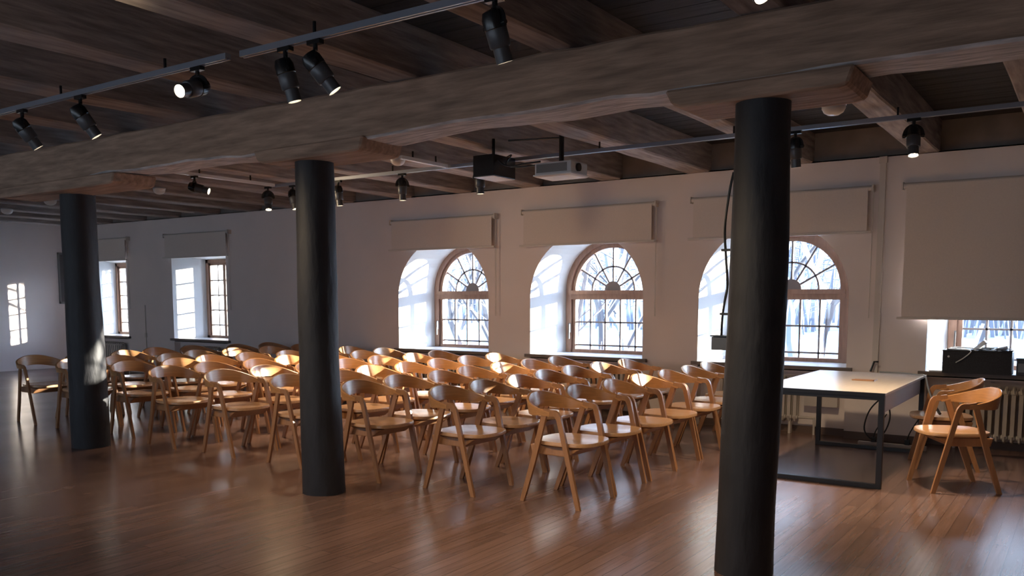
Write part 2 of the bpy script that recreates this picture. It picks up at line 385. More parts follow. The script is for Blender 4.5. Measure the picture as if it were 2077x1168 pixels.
# ------------------------------------------------------------------ room shell
f = MB(); f.box(XL - .2, XR + .2, YB - .2, 10.0, -0.3, 0.0); o = f.build('floor', M_floor); struct(o, 'glossy reddish-brown strip wood floor')
c_ = MB(); c_.box(XL - .2, XR + .2, YB - .2, 10.1, DECK + .015, DECK + .2)
yy = YB
while yy < 10.0:
    c_.box(XL, XR, yy + .004, yy + .196, DECK, DECK + .03); yy += .2
o = c_.build('ceiling', M_deck); struct(o, 'dark plank ceiling above the joists')
w_ = MB(); w_.box(XL - .2, XL, YB, 10.0, 0, 3.12); o = w_.build('wall_left', M_wall); struct(o, 'plain pale end wall')
w_ = MB(); w_.box(XR, XR + .2, YB, 10.0, 0, 3.12); o = w_.build('wall_right', M_wall); struct(o)
FILL_WX = [-16.0, -13.9, -11.8, -9.7, -7.6, -5.5, -3.4, -1.3]      # unseen windows added behind the viewer to let in fill daylight
w_ = MB(); w_.box(XL - .2, XR + .2, YB - .3, YB, 0, .85); w_.box(XL - .2, XR + .2, YB - .3, YB, 2.0, 3.12)
ed = [XL - .2] + [v for c in FILL_WX for v in (c - .72, c + .72)] + [XR + .2]
for i in range(0, len(ed), 2): w_.box(ed[i], ed[i + 1], YB - .3, YB, .85, 2.0)
o = w_.build('wall_behind_camera', M_wall); struct(o)
for k, c in enumerate(FILL_WX):
    m = MB()
    for x in (c - .70, c, c + .70): m.box(x - .03, x + .03, YB - .22, YB - .16, .85, 2.0)
    for z in (.88, 1.5, 1.97): m.box(c - .72, c + .72, YB - .22, YB - .16, z - .03, z + .03)
    fr = m.build(f'window_{8 + k}', M_frame); struct(fr); m = MB(); m.box(c - .70, c + .70, YB - .192, YB - .188, .86, 1.99); m.build('glass_pane', M_glass, fr)  # added window, out of view, there for its sky light on camera-facing surfaces
    pl = bpy.data.lights.new('window_portal', 'AREA'); pl.shape = 'RECTANGLE'; pl.size = 1.44; pl.size_y = 1.15
    pl.cycles.is_portal = True; po = bpy.data.objects.new('window_portal', pl); col.objects.link(po)
    po.location = (c, YB - .31, 1.42); po.rotation_euler = (PI / 2, 0, 0)
b_ = MB()
xs = [-16.12] + [v for wd in WIN if wd['kind'] != 'slit' for v in (wd['x0'], wd['x1'])] + [XR]
for i in range(0, len(xs), 2): b_.box(xs[i], xs[i + 1], D - .018, D, 0, .075)
for i in range(1, len(xs) - 1, 2): b_.box(xs[i], xs[i + 1], D + .10, D + .12, 0, .075)
o = b_.build('baseboard_windows', M_base); struct(o)
b_ = MB(); b_.box(XL, XL + .018, YB, 9.75, 0, .05); o = b_.build('baseboard_left', M_wall); struct(o)

# ------------------------------------------------------------------ joists, beam, pillars
random.seed(4)
JX = [(-3.584, -3.845), (-2.48, -2.665), (-1.31, -1.535), (-0.30, -0.54), (-4.667, -4.93), (-5.765, -6.03), (-6.83, -7.06), (-7.86, -8.10), (-8.97, -9.20),
      (-10.12, -10.36), (-11.03, -11.28), (-12.05, -12.28), (-13.12, -13.36), (-14.13, -14.38), (-15.2, -15.45), (-16.25, -16.5), (0.85, 0.6), (2.0, 1.75), (3.2, 2.95)]
JX.sort()
where = {}
for k, (b, a) in enumerate([(max(p), min(p)) for p in JX]):
    m = MB(); yv = [YB] + [YB + .6 * i for i in range(1, 20)] + [D + .12]; rings = []
    for y in yv:
        j = lambda s=.006: random.uniform(-s, s)
        rings.append([(a + j(), y, 2.80 + j()), (b + j(), y, 2.80 + j()), (b + j(.004), y, DECK + .01), (a + j(.004), y, DECK + .01)])
    m.loft(rings); o = m.build('ceiling_joist', M_joist, bevel=.012, seg=1)
    n_from = len(JX) - k
    tag(o, 'x', 'beam', 'ceiling joists'); where[k] = o
ords = ['first', 'second', 'third', 'fourth', 'fifth', 'sixth', 'seventh', 'eighth', 'ninth', 'tenth', 'eleventh', 'twelfth', 'thirteenth', 'fourteenth', 'fifteenth', 'sixteenth', 'seventeenth', 'eighteenth', 'nineteenth']
for k, o in where.items():
    o['label'] = f'dark timber ceiling joist running to the window wall, {ords[k]} from the left end wall'

def wob(rings, s):
    return [[Vector(p) + Vector((random.uniform(-s, s), random.uniform(-s, s), random.uniform(-s, s))) for p in r] for r in rings]
BY0, BY1 = 4.20, 4.54
m = MB(); rings = []
x = XL
while x < XR + .01:
    zb = 2.475 + .012 * math.sin(x * 1.7) + .008 * math.sin(x * 5.1)
    if x > -1.9: zb += .02
    rings.append([(x, BY0 + .006 * math.sin(x * 3), zb), (x, BY1 + .01 * math.sin(x * 2.3), zb + .006), (x, BY1, 2.80), (x, BY0, 2.80)]); x += .22
m.loft(wob(rings, .006))
o = m.build('main_beam', [M_beam, M_beam_chalk_lit], bevel=.015, seg=1)
for p in o.data.polygons:
    if p.normal.z < -0.6 : p.material_index = 1  # undersides get the chalky tone with bounce light painted in
tag(o, 'massive dark timber beam carried on the round pillars', 'beam')

PIL = [(-7.99, 4.48, .17, .155, -.02, 'left'), (-4.665, 4.37, .154, .135, -.03, 'middle'), (-1.455, 4.315, .152, .136, 0.03, 'right'), (1.85, 4.3, .15, .14, 0, 'off')]
for k, (px, py, rb, rt, dx, nm) in enumerate(PIL):
    if nm == 'off': continue
    m = MB(); rings = []; N = 40; S = 32; ph = k * 2.1
    for i in range(N + 1):
        t = i / N; z = t * 2.42; r = rb + (rt - rb) * t
        r *= 1 + .018 * math.sin(t * 7 + ph) + .010 * math.sin(t * 17 + ph * 2)
        rings.append([Vector((px + dx * t + .006 * math.sin(t * 6 + ph) + r * (1 + .018 * math.sin(3 * a + 4 * t + ph)) * math.cos(a), py + r * (1 + .018 * math.sin(2 * a + 3 * t)) * math.sin(a), z)) for a in [2 * PI * s / S for s in range(S)]])
    rings[0] = [Vector((p.x, p.y, 0)) for p in rings[0]]
    m.loft(rings); o = m.build('pillar', M_pillar, smooth=True)
    tag(o, {'left': 'dark round tree-trunk pillar at the left, behind it the end wall', 'middle': 'dark round tree-trunk pillar in the middle, amid the chairs',
            'right': 'thick dark round pillar nearest the camera, in front of the table'}[nm], 'pillar', 'round pillars')
    # bolster under the beam
    h, sh = {'left': (.98, .1), 'middle': (.49, .14), 'right': (.41, .0)}[nm]
    m = MB(); zb = 2.39; out_ = [(-h - .06, 2.485), (-h - .02, zb + .02), (-h + .03, zb), (h - .03, zb), (h + .02, zb + .01), (h + .05, 2.485)]
    m.loft([[(px + dx + sh + q[0], y, q[1]) for q in out_] for y in (BY0 - .035, BY1 + .03)])
    o = m.build('beam_bolster', M_beam, bevel=.012, seg=1)
    tag(o, f'short dark timber bolster block between the {nm} pillar and the beam', 'bolster', 'beam bolsters')

# ------------------------------------------------------------------ roller blinds
BL = [(-16.0, -14.61, 2.12, 2.53, 'on the far window beside the left pillar'), (-13.47, -11.75, 2.12, 2.53, 'above the rectangular window between left and middle pillars'),
      (-8.20, -6.43, 2.085, 2.50, 'above the arched window nearest the middle pillar'), (-6.0, -4.20, 2.075, 2.52, 'above the middle arched window'),
      (-3.76, -1.89, 2.075, 2.53, 'above the arched window partly behind the right pillar'), (-1.60, 0.46, 1.235, 2.53, 'pulled far down over the window at the right')]
for (a, b, z0, z1, lab) in BL:
    r = empty('roller_blind', ((a + b) / 2, D, z1), 0, ('long ' if z0 < 2 else 'short ') + 'beige roller blind ' + lab, 'blind', 'beige roller blinds'); h = (b - a) / 2
    t = MB(); t.cyl((-h, -.055, -.03), (h, -.055, -.03), .026); t.build('roller_tube', M_blindbar, r, smooth=True)
    t = MB(); t.box(-h + .03, h - .03, -.083, -.080, z0 - z1, -.03); t.build('blind_fabric', M_blind, r)
    t = MB(); t.box(-h - .012 if z0 < 2 else -h - .03, h + .012, -.090, -.073, z0 - z1 - .012, z0 - z1 + .012); t.build('bottom_rail', M_blindbar, r, bevel=.003)
    for s in (-1, 1):
        t = MB(); t.box(s * (h + .01) - .006, s * (h + .01) + .006, -.085, 0, -.065, .005); t.build('bracket', M_blindbar, r)
    t = MB(); t.tube([(h + .018, -.05, -.03), (h + .018, -.05, -1.3)], .0035, 5); t.tube([(h + .018, -.07, -.03), (h + .018, -.07, -1.3)], .0035, 5); t.build('pull_chain', M_blindbar, r)

# white duct on the wall
m = MB(); m.box(-1.83, -1.775, D - .03, D, .66, 2.80); m.box(-1.838, -1.767, D - .034, D, 2.74, 2.80)
tag(m.build('cable_duct', M_blindbar), 'white vertical cable duct on the wall between the two right-hand blinds', 'duct')
m = MB(); m.box(-14.22, -14.205, D - .012, D, .45, 1.3); m.box(-14.235, -14.19, D - .02, D, .72, .80)
tag(m.build('wall_conduit', M_rad), 'thin grey conduit on the wall between the two far rectangular windows', 'conduit')

# ------------------------------------------------------------------ picture / screen on the end wall
r = empty('wall_picture', (XL, 9.45, 1.83), 0, 'dark framed wall panel on the end wall beside the left pillar', 'picture')
m = MB(); m.box(0, .035, -.10, .22, -.52, -.48); m.box(0, .035, -.10, .22, .48, .52); m.box(0, .035, -.10, -.07, -.52, .52); m.box(0, .035, .19, .22, -.52, .52)
m.build('frame', M_projgrey, r)
m = MB(); m.box(.002, .02, -.07, .19, -.48, .48); m.build('panel', M_lamp, r)

# ------------------------------------------------------------------ radiators
def radiator(xc, n, z0, z1, y, name_label, pitch=.062):
    r = empty('radiator', (xc, y, 0), 0, name_label, 'radiator', 'cast iron radiators')
    w = n * pitch
    for i in range(n):
        x = -w / 2 + (i + .5) * pitch; m = MB()
        m.sweep([(x, 0, z0 + .05), (x, 0, z1 - .05)], [(-.017, -.05), (.017, -.05), (.017, -.025), (.011, -.02), (.011, .02), (.017, .025), (.017, .05), (-.017, .05), (-.017, .025), (-.011, .02), (-.011, -.02), (-.017, -.025)], up=Vector((0, 1, 0)))
        for zc in (z0 + .045, z1 - .045):
            m.lathe([(.010, -.030), (.022, -.026), (.027, -.008), (.027, .008), (.022, .026), (.010, .030)], 10, Matrix.Translation((x, -.02, zc)) @ Matrix.Rotation(PI / 2, 4, 'Y'))
        m.tube([(x, -.048, z0 + .06), (x, -.035, z0 + .015), (x, 0, z0), (x, .035, z0 + .015), (x, .048, z0 + .06)], .014, 6)
        m.tube([(x, -.048, z1 - .06), (x, -.035, z1 - .015), (x, 0, z1), (x, .035, z1 - .015), (x, .048, z1 - .06)], .014, 6)
        m.build('radiator_section', M_rad, r, smooth=True)
    m = MB(); m.cyl((-w / 2 - .05, .0, z0 + .045), (w / 2 + .16, .0, z0 + .045), .012); m.cyl((w / 2 + .16, 0, z0 + .045), (w / 2 + .16, 0.0, 0), .012); m.build('pipe', M_rad, r, smooth=True)
    m = MB()
    for s in (-1, 1): m.box(s * w * .4 - .012, s * w * .4 + .012, -.03, .03, 0, z0 + .04)
    m.build('foot', M_rad, r)
    return r
radiator(-2.98, 14, .13, .60, D + .02, 'pale cast iron radiator under the window behind the table')
radiator(-0.62, 18, .09, .60, D + .02, 'pale cast iron radiator under the right window behind the two single chairs')
radiator(-5.14, 18, .13, .60, D + .02, 'cast iron radiator under the middle arched window, behind the chair rows')
radiator(-7.35, 18, .13, .60, D + .02, 'cast iron radiator under the arched window beside the middle pillar')
radiator(-12.64, 16, .13, .60, D + .02, 'cast iron radiator under the rectangular window left of the middle pillar')
radiator(-15.45, 15, .13, .60, D + .02, 'cast iron radiator under the far window beside the left pillar')

# ------------------------------------------------------------------ chairs
def chair(name='wooden_armchair'):
    t = empty(name)
    # seat: rounded plywood shell
    def outline(k, z, s=1.0):
        pts = []
        for i in range(36):
            a = 2 * PI * i / 36; ca, sa = math.cos(a), math.sin(a); e = 2 / 3.4
            x = .25 * math.copysign(abs(ca) ** e, ca); y = .232 * math.copysign(abs(sa) ** e, sa)
            if x < 0: x *= .92
            y *= 1 - .10 * max(0, -x / .25)
            dz = .012 * ((x / .25) ** 2 * .3 + (y / .23) ** 2 * .6)
            pts.append(Vector((x * s + .022, y * s, z + dz * s)))
        return pts
    m = MB(); m.loft([outline(0, .405, .955), outline(0, .412, 1), outline(0, .428, 1), outline(0, .436, .985), outline(0, .432, .6), outline(0, .429, .15)]); m.build('seat', M_seat, t, smooth=True)
    # sloping support under the seat
    m = MB()
    m.loft([[(x, y, .407) for x, y in ((-.19, -.20), (.215, -.20), (.215, .20), (-.19, .20))], [(x, y, .345) for x, y in ((-.17, -.205), (.12, -.205), (.12, .205), (-.17, .205))]])
    m.build('seat_support', M_leg, t, bevel=.006)
    # back: one bent band, tall at the crown and low at the arms
    half = [(.02, .268, .655, .030), (-.04, .270, .667, .040), (-.105, .262, .683, .060), (-.165, .238, .703, .082), (-.215, .195, .724, .098), (-.250, .130, .744, .107), (-.268, .065, .755, .110)]
    pts = [(x, -y, zt, h) for x, y, zt, h in half] + [(-.274, 0, .758, .111)] + [(x, y, zt, h) for x, y, zt, h in reversed(half)]
    P = smoothpath([Vector((p[0], p[1], p[2])) for p in pts], 4); Hs = smoothpath([Vector((p[3], 0, 0)) for p in pts], 4)
    rings = []
    for k, p in enumerate(P):
        a = P[max(0, k - 1)]; b = P[min(len(P) - 1, k + 1)]; tt = (b - a); tt.z = 0; tt.normalize(); nrm = Vector((tt.y, -tt.x, 0))   # outward
        if nrm.dot(Vector((p.x + .05, p.y, 0))) < 0: nrm = -nrm
        h = Hs[k].x; th = .009 + .004 * (1 - min(1, h / .11)); lean = nrm * (h * .16)
        top = p; bot = p - Vector((0, 0, h)) - lean
        rings.append([top + nrm * th, top + nrm * th * .3 + Vector((0, 0, .004)), top - nrm * th, (top + bot) / 2 - nrm * th, bot - nrm * th, bot + nrm * th, (top + bot) / 2 + nrm * (th + .001)])
    m = MB(); m.loft(rings); m.build('backrest', M_chair, t, smooth=True)
    for s in (-1, 1):
        # front leg runs up and bends over into the arm
        pth = smoothpath([(.238, s * .245, 0), (.165, s * .251, .30), (.100, s * .259, .57), (.082, s * .262, .625), (.060, s * .264, .648), (.020, s * .266, .650), (-.03, s * .268, .658)], 4)
        n = len(pth)
        def prof(k):
            f_ = k / (n - 1); w = .0165 + .0035 * min(1, f_ * 2); d = .011
            return [(-d, -w), (-d + .003, -w - .001), (d - .003, -w - .001), (d, -w), (d, w), (-d, w)]
        m = MB(); m.sweep(pth, prof, up=Vector((1, 0, .25))); 
        for i in range(6): v = m.v[i]; m.v[i] = (v[0], v[1], 0.0)
        m.build('leg', M_leg, t, smooth=True)
        pth = smoothpath([(-.238, s * .225, 0), (-.13, s * .243, .31), (-.028, s * .262, .638)], 4); n = len(pth)
        m = MB(); m.sweep(pth, prof, up=Vector((1, 0, -.3)))
        for i in range(6): v = m.v[i]; m.v[i] = (v[0], v[1], 0.0)
        m.build('leg', M_leg, t, smooth=True)
    return t
proto = chair()
for ch in proto.children:
    for v in ch.data.vertices: v.co.y *= .965
rows = [
 [(5.18, -3.05), (5.72, -3.07), (6.22, -3.06), (6.79, -3.08), (7.33, -3.08), (7.88, -3.09), (8.42, -3.12)],
 [(5.10, -3.88), (5.64, -3.93), (6.14, -3.95), (6.70, -4.03), (7.28, -4.07), (7.82, -4.06), (8.36, -4.03)],
 [(5.06, -4.76), (5.64, -4.82), (6.20, -4.80), (6.80, -4.90), (7.34, -4.90), (7.90, -4.90), (8.44, -4.90)],
 [(5.10, -5.66), (5.68, -5.55), (6.25, -5.76), (6.80, -5.76), (7.36, -5.80), (7.94, -5.82), (8.52, -5.84)],
 [(5.10, -6.56), (5.70, -6.63), (6.26, -6.63), (6.84, -6.65), (7.42, -6.70), (7.94, -6.67), (8.54, -6.75)],
 [(5.08, -7.40), (5.72, -7.50), (6.26, -7.45), (6.90, -7.62), (7.42, -7.6), (7.94, -7.56), (8.56, -7.72)],
 [(5.24, -8.33), (5.76, -8.28), (6.40, -8.46), (6.94, -8.46), (7.48, -8.38), (8.02, -8.42), (8.60, -8.42)],
 [(5.12, -9.18), (5.70, -9.27), (6.24, -9.10), (6.90, -9.40), (7.46, -9.38), (8.02, -9.35), (8.58, -9.35)],
 [(5.14, -10.08), (5.72, -10.1), (6.34, -10.12), (7.00, -10.35), (7.60, -10.36), (8.10, -10.12), (8.64, -10.12)],
]
O9 = ['first', 'second', 'third', 'fourth', 'fifth', 'sixth', 'last']
RN = ['front row nearest the table', 'second row from the table', 'third row from the table', 'fourth row from the table', 'fifth row from the table', 'sixth row from the table', 'seventh row from the table', 'second-last row from the end wall', 'back row nearest the end wall']
used = False; random.seed(11)
for ri, row in enumerate(rows):
    for ci, (y, x) in enumerate(row):
        y = row[0][0] + ci * max(.563, (row[6][0] - row[0][0]) / 6)
        o = proto if not used else copy_tree(proto)
        used = True
        o.location = (x, y, 0); o.rotation_euler = (0, 0, R(random.uniform(-1.6, 1.2)) - R(1.5))
        pos = {0: 'end chair on the pillar side', 6: 'end chair against the window wall'}.get(ci, f'{O9[ci]} chair counting from the pillars')
        tag(o, f'beech armchair, {RN[ri]}, {pos}', 'chair', 'rows of beech armchairs')
a = copy_tree(proto); a.location = (-.83, 7.17, 0); a.rotation_euler = (0, 0, R(180 + 29))
tag(a, 'single beech armchair facing the table, the nearer of the two at the right', 'chair', 'single chairs by the table')
b = copy_tree(proto); b.location = (-1.02, 8.05, 0); b.rotation_euler = (0, 0, R(180 + 14))
tag(b, 'single beech armchair by the table end, partly hidden behind the nearer chair', 'chair', 'single chairs by the table')

# ------------------------------------------------------------------ table
r = empty('meeting_table', (-1.74, 7.68, 0), 0, 'pale laminate meeting table on black steel loop legs beside the right pillar', 'table')
m = MB(); m.box(-.48, .48, -.93, .95, .705, .725); m.build('table_top', M_tabletop, r, bevel=.003)
m = MB(); m.box(-.482, .482, -.95, -.928, .70, .727); t = m.build('edge_strip', M_black, r); t['label'] = 'black steel end edge of the top'
for y in (-.90, .88):
    m = MB(); q = .02
    m.box(-.475, -.475 + 2 * q, y - q, y + q, 0, .704); m.box(.475 - 2 * q, .475, y - q, y + q, 0, .704); m.box(-.44, .44, y - q, y + q, .0, .035); m.box(-.44, .44, y - q, y + q, .67, .704)
    m.build('leg_frame', M_black, r, bevel=.002)
m = MB(); m.box(.425, .443, -.86, .85, .56, .704); m.build('side_panel', M_apron, r)
m = MB(); m.box(.03, .21, .02, .16, .726, .729); m.box(.03, .21, .02, .03, .729, .735); m.box(.20, .21, .02, .16, .729, .735); t = m.build('cable_flap', M_leg, r); t['label'] = 'small brown cable flap in the table top'
m = MB(); m.box(-.10, .30, .5, .62, .66, .70); m.build('cable_tray', M_rad, r)

# cables & small wall things around the table
m = MB(); m.tube(smoothpath([(-1.50, 8.30, .66), (-1.56, 8.30, .55), (-1.68, 8.32, .40), (-1.72, 8.32, .22), (-1.64, 8.32, .13), (-1.55, 8.32, .20), (-1.50, 8.30, .35), (-1.53, 8.30, .50), (-1.60, 8.30, .66)], 6), .007, 6)
tag(m.build('cable_loop', M_cable, smooth=True), 'black cable hanging in a loop under the table', 'cable')
m = MB(); m.box(-1.86, -1.25, 8.72, 8.78, 0, .04); ps = m.build('power_strip', M_apron, bevel=.004)
tag(ps, 'long grey power strip on the floor beneath the table', 'power strip')
for x in (-1.72, -1.42):
    m = MB(); m.box(x - .02, x + .02, 8.73, 8.77, .041, .09); m.tube(smoothpath([(x, 8.75, .09), (x + .02, 8.76, .16), (x + .08, 8.9, .30)], 5), .006, 6); m.build('plug', M_cable, ps, smooth=True)
m = MB(); m.box(-2.50, -2.16, D + .03, D + .118, .30, .50); tag(m.build('wall_box', M_rad, bevel=.004), 'pale box on the wall under the sill beside the table radiator', 'box')
m = MB(); m.tube(smoothpath([(-1.62, 8.66, .86), (-1.55, 8.60, .85), (-1.36, 8.50, .745), (-1.28, 8.40, .735), (-1.20, 8.28, .64), (-1.08, 8.16, .50), (-1.03, 8.12, .452)], 6), .009, 6, mi=0)
m = MB(); m.tube(smoothpath([(-1.66, 8.58, .737), (-1.45, 8.56, .737), (-1.31, 8.44, .738), (-1.235, 8.36, .735), (-1.19, 8.25, .64), (-1.12, 8.12, .52), (-1.07, 8.05, .45)], 6), .008, 6)
cb = m.build('signal_cable', M_cablegrey, smooth=True); tag(cb, 'grey cable running over the table corner down to the far single chair', 'cable')
m = MB(); m.cyl((-1.11, 8.105, .505), (-1.055, 8.02, .448), .012, .012, 8); m.build('plug', M_cable, cb)
m = MB(); m.tube([(-1.83, 9.02, .70), (-1.80, 9.03, .80), (-1.76, 9.03, .80)], .010, 6); tag(m.build('wall_bracket', M_blackp), 'small black bent bracket at the foot of the white duct', 'bracket')

# ------------------------------------------------------------------ things on the right sill
SZ = SILL + .005
r = empty('mesh_crate', (-.90, 9.12, SZ), 0, 'black mesh crate on the right window sill, cables heaped on it', 'crate')
m = MB(); m.box(-.285, .285, -.13, .13, 0, .012); m.box(-.285, -.275, -.13, .13, .012, .205); m.box(.275, .285, -.13, .13, .012, .205); m.box(-.275, .275, -.13, -.12, .012, .205); m.box(-.275, .275, .12, .13, .012, .205); m.build('crate_body', M_box, r)
m = MB(); m.tube([(-.285, -.13, .21), (.285, -.13, .21), (.285, .13, .21), (-.285, .13, .21)], .006, 6, closed=True); m.box(-.27, .27, -.115, .115, .15, .19); m.build('rim', M_blackp, r)
m = MB(); m.cyl((-.235, -.133, .155), (-.235, -.129, .155), .010, .010, 10); t = m.build('round_badge', M_proj, r); t['label'] = 'small round white badge'
random.seed(3)
for k, (x0, z0) in enumerate([(-.1, .2), (.02, .2), (.12, .2)]):
    m = MB(); pts = [(x0 + random.uniform(-.16, .16), random.uniform(-.1, .1), z0 + .012 + random.uniform(0, .03)) for _ in range(9)]
    if k == 0: pts = [(-.17, -.145, .10), (-.10, -.142, .15), (-.05, -.135, .215)] + pts
    m.tube(smoothpath(pts, 5), .005, 5); o = m.build('coiled_cable', [M_cablewhite, M_cablegrey, M_cable][k], smooth=True, loc=(-.90, 9.12, SZ)); 
    tag(o, ['white cable tangled on the black mesh crate', 'grey cable tangled on the black mesh crate', 'black cable tangled on the black mesh crate'][k], 'cable', 'cables on the crate')
m = MB(); m.sweep([(-.03, 0, .215), (.06, -.03, .30)], [(-.02, -.018), (.02, -.018), (.02, .018), (-.02, .018)]); o = m.build('power_adapter', M_proj, loc=(-.90, 9.12, SZ), bevel=.004); tag(o, 'white power adapter standing tilted in the cable heap', 'adapter')
m = MB(); m.sweep([(.15, 0, .222), (.235, .02, .245)], [(-.02, -.018), (.02, -.018), (.02, .018), (-.02, .018)]); o = m.build('power_adapter', M_cablewhite, loc=(-.90, 9.12, SZ), bevel=.004); tag(o, 'grey-white power adapter lying at the right end of the cable heap', 'adapter')
r = empty('stereo_device', (-.38, 9.14, SZ), 0, 'black stereo device on the sill, right of the mesh crate', 'stereo')
m = MB(); m.box(-.20, .20, -.12, .12, 0, .145); m.build('body', M_blackp, r, bevel=.006)
m = MB(); m.box(-.185, .02, -.126, -.12, .03, .11); t = m.build('display', M_cablegrey, r)
m = MB(); m.box(-.205, .205, -.125, .125, .146, .158); m.build('lid', M_lamp, r)
m = MB(); m.lathe([(.030, 0), (.034, .01), (.034, .075), (.028, .085)], 14, Matrix.Translation((-1.26, 9.09, SZ))); tag(m.build('drinking_glass', M_glass, smooth=True), 'clear glass tumbler on the sill left of the mesh crate', 'glass')
m = MB(); m.box(-1.31, -1.17, 9.07, 9.16, SZ, SZ + .012); tag(m.build('sill_tray', M_cablewhite), 'small white tray under the clear tumbler on the sill', 'tray')

# ------------------------------------------------------------------ conduit and box on the right pillar
m = MB(); PX = -1.632; 
m.tube(smoothpath([(PX + .03, 4.40, 2.08), (PX + .01, 4.40, 1.98), (PX - .01, 4.40, 1.80), (PX + .0, 4.40, 1.64), (PX + .012, 4.40, 1.50), (PX + .0, 4.40, 1.42), (PX - .012, 4.40, 1.33), (PX - .015, 4.40, 1.22)], 5), .0065, 6)
o = m.build('pillar_cable', M_cable, smooth=True); tag(o, 'black cable running down the window side of the right pillar', 'cable')
for z in (1.68, 1.345):
    k = MB(); k.box(PX - .022, PX + .03, 4.385, 4.415, z - .006, z + .006); k.build('cable_clip', M_cable, o)
r = empty('socket_box', (PX - .01, 4.40, 1.19), 0, 'small dark socket box fixed to the side of the right pillar', 'socket')
m = MB(); m.box(-.045, .05, -.04, .04, -.035, .035); m.build('box', M_lamp, r, bevel=.004)
m = MB(); m.box(-.05, .05, -.045, .045, .036, .042); m.build('lid', M_blackp, r)

# ------------------------------------------------------------------ lighting tracks
def track(p, q, mt, lab):
    m = MB(); m.sweep([p, q], [(-.018, -.016), (-.006, -.016), (-.006, -.006), (.006, -.006), (.006, -.016), (.018, -.016), (.018, .016), (-.018, .016)])
    o = m.build('lighting_track', mt, bevel=0); tag(o, lab, 'track'); 
    n = max(2, int((Vector(q) - Vector(p)).length / 1.1)); k = MB()
    for i in range(n):
        c = Vector(p).lerp(Vector(q), (i + .5) / n); k.box(c.x - .006, c.x + .006, c.y - .006, c.y + .006, c.z + .015, c.z + .075)
    k.build('hanger', M_lampblk, o)
    return o
TZ = 2.725
track((-9.6, 3.08, TZ), (-3.95, 3.08, TZ), M_track, 'grey lighting track at the upper left, carrying three lit spotlights')
track((-3.86, 3.10, TZ), (0.6, 3.10, TZ), M_track, 'grey lighting track at the top centre, starting beside the gap')
track((-7.98, 6.82, TZ), (3.0, 6.82, TZ), M_track, 'long grey lighting track running parallel to the window wall')
track((-7.95, 5.45, TZ), (-7.95, 6.78, TZ), M_trackwhite, 'short white track section crossing between left and middle pillars')
track((-5.40, 6.1, TZ), (-5.40, 6.78, TZ), M_trackwhite, 'short bright white track section left of the projector box')

def spotlight(x, y, d, lab, zp=2.59, lit=1.0, power=0, glow=True, s=1.0):
    """black yoke head on the track; d = direction of the beam"""
    r = empty('track_spotlight', (x, y, TZ - .016), 0, lab, 'spotlight', 'track spotlights')
    d = Vector(d).normalized(); q = d.to_track_quat('-Z', 'Y').to_matrix().to_4x4(); zc = zp - (TZ - .016)
    m = MB(); m.box(-.045, .045, -.016, .016, -.022, 0); m.cyl((0, 0, -.022), (0, 0, -.05), .012, .012, 10); m.build('adapter', M_lampblk, r)
    # yoke ring: an arc round the head, in the plane across the beam
    hz = Vector((d.x, d.y, 0)); ang = math.atan2(hz.y, hz.x) if hz.length > .05 else -.6
    sx = Vector((-math.sin(ang), math.cos(ang), 0)); rr = .062 * s; top = -.05
    pts = [Vector((0, 0, zc)) + sx * rr * math.cos(a) + Vector((0, 0, 1)) * (-zc + top) * math.sin(a) for a in [PI * i / 14 for i in range(-1, 16)]]
    m = MB(); m.sweep(pts, [(-.011, -.004), (.011, -.004), (.011, .004), (-.011, .004)], up=Vector((math.cos(ang), math.sin(ang), .01))); 
    for sgn in (-1, 1): p = Vector((0, 0, zc)) + sx * rr * sgn; m.cyl(p - sx * sgn * .012, p + sx * sgn * .012, .010, .010, 10)
    yk = m.build('yoke', M_lampblk, r, smooth=True)
    T = Matrix.Translation((0, 0, zc)) @ q
    m = MB(); m.lathe([(.015, .065), (.040, .058), (.050, .03), (.050, -.012), (.046, -.016)], 24, T); m.build('head', M_lampblk, r, smooth=True)
    m = MB(); m.lathe([(.046, -.012), (.048, -.018), (.047, -.085), (.042, -.092), (.036, -.092)], 24, T); m.build('body', M_lamp, r, smooth=True)
    m = MB(); prof = [(.036, -.090), (.037, -.155), (.034, -.155), (.033, -.10)]; rings = []
    m.lathe(prof, 24, T); m.build('snoot', M_lamp, r, smooth=True)
    m = MB(); m.lathe([(.0005, -.138), (.033, -.138), (.033, -.141), (.0005, -.142)], 20, T); l = m.build('lens', M_lens if lit else M_lensdim, r); l['label'] = 'glowing warm lens'
    if power:
        L = bpy.data.lights.new('spotlight_beam', 'SPOT'); L.energy = power; L.color = (1.0, .74, .46); L.spot_size = R(110); L.spot_blend = 1.0; L.shadow_soft_size = .07
        lo = bpy.data.objects.new('spotlight_beam', L); col.objects.link(lo); lo.parent = r; lo.matrix_local = Matrix.Translation(Vector((0, 0, zc)) + d * .16) @ q
    return r
RT = Vector((.826, .563, 0)); FW = Vector((-.563, .826, 0)); UPV = Vector((0, 0, 1))
def dr(r_, u_, f_=0.0): return RT * r_ + UPV * u_ + FW * f_
PW = 15
spotlight(-6.15, 3.08, dr(.45, -.8, .3), 'lit black track spotlight at the far left end of the left track', power=PW)
spotlight(-5.42, 3.08, dr(.5, -.85, .25), 'lit black track spotlight, second along the left track', power=PW)
spotlight(-4.22, 3.08, dr(-.35, -.35, -.9), 'glaring track spotlight turned towards the camera, beside the track gap', power=25, zp=2.60)
spotlight(-3.52, 3.10, dr(.25, -.95, .1), 'lit track spotlight just right of the gap, pointing down', power=PW)
spotlight(-3.30, 3.10, dr(.55, -.75, .1), 'track spotlight right of the gap, tilted right beside its neighbour', power=PW)
spotlight(-2.20, 3.10, dr(.25, -.85, .2), 'large track spotlight at the top centre of the view', power=PW)
spotlight(-1.12, 3.10, dr(.3, -.6, -.5), 'lit track spotlight at the top edge above the right pillar', power=PW)
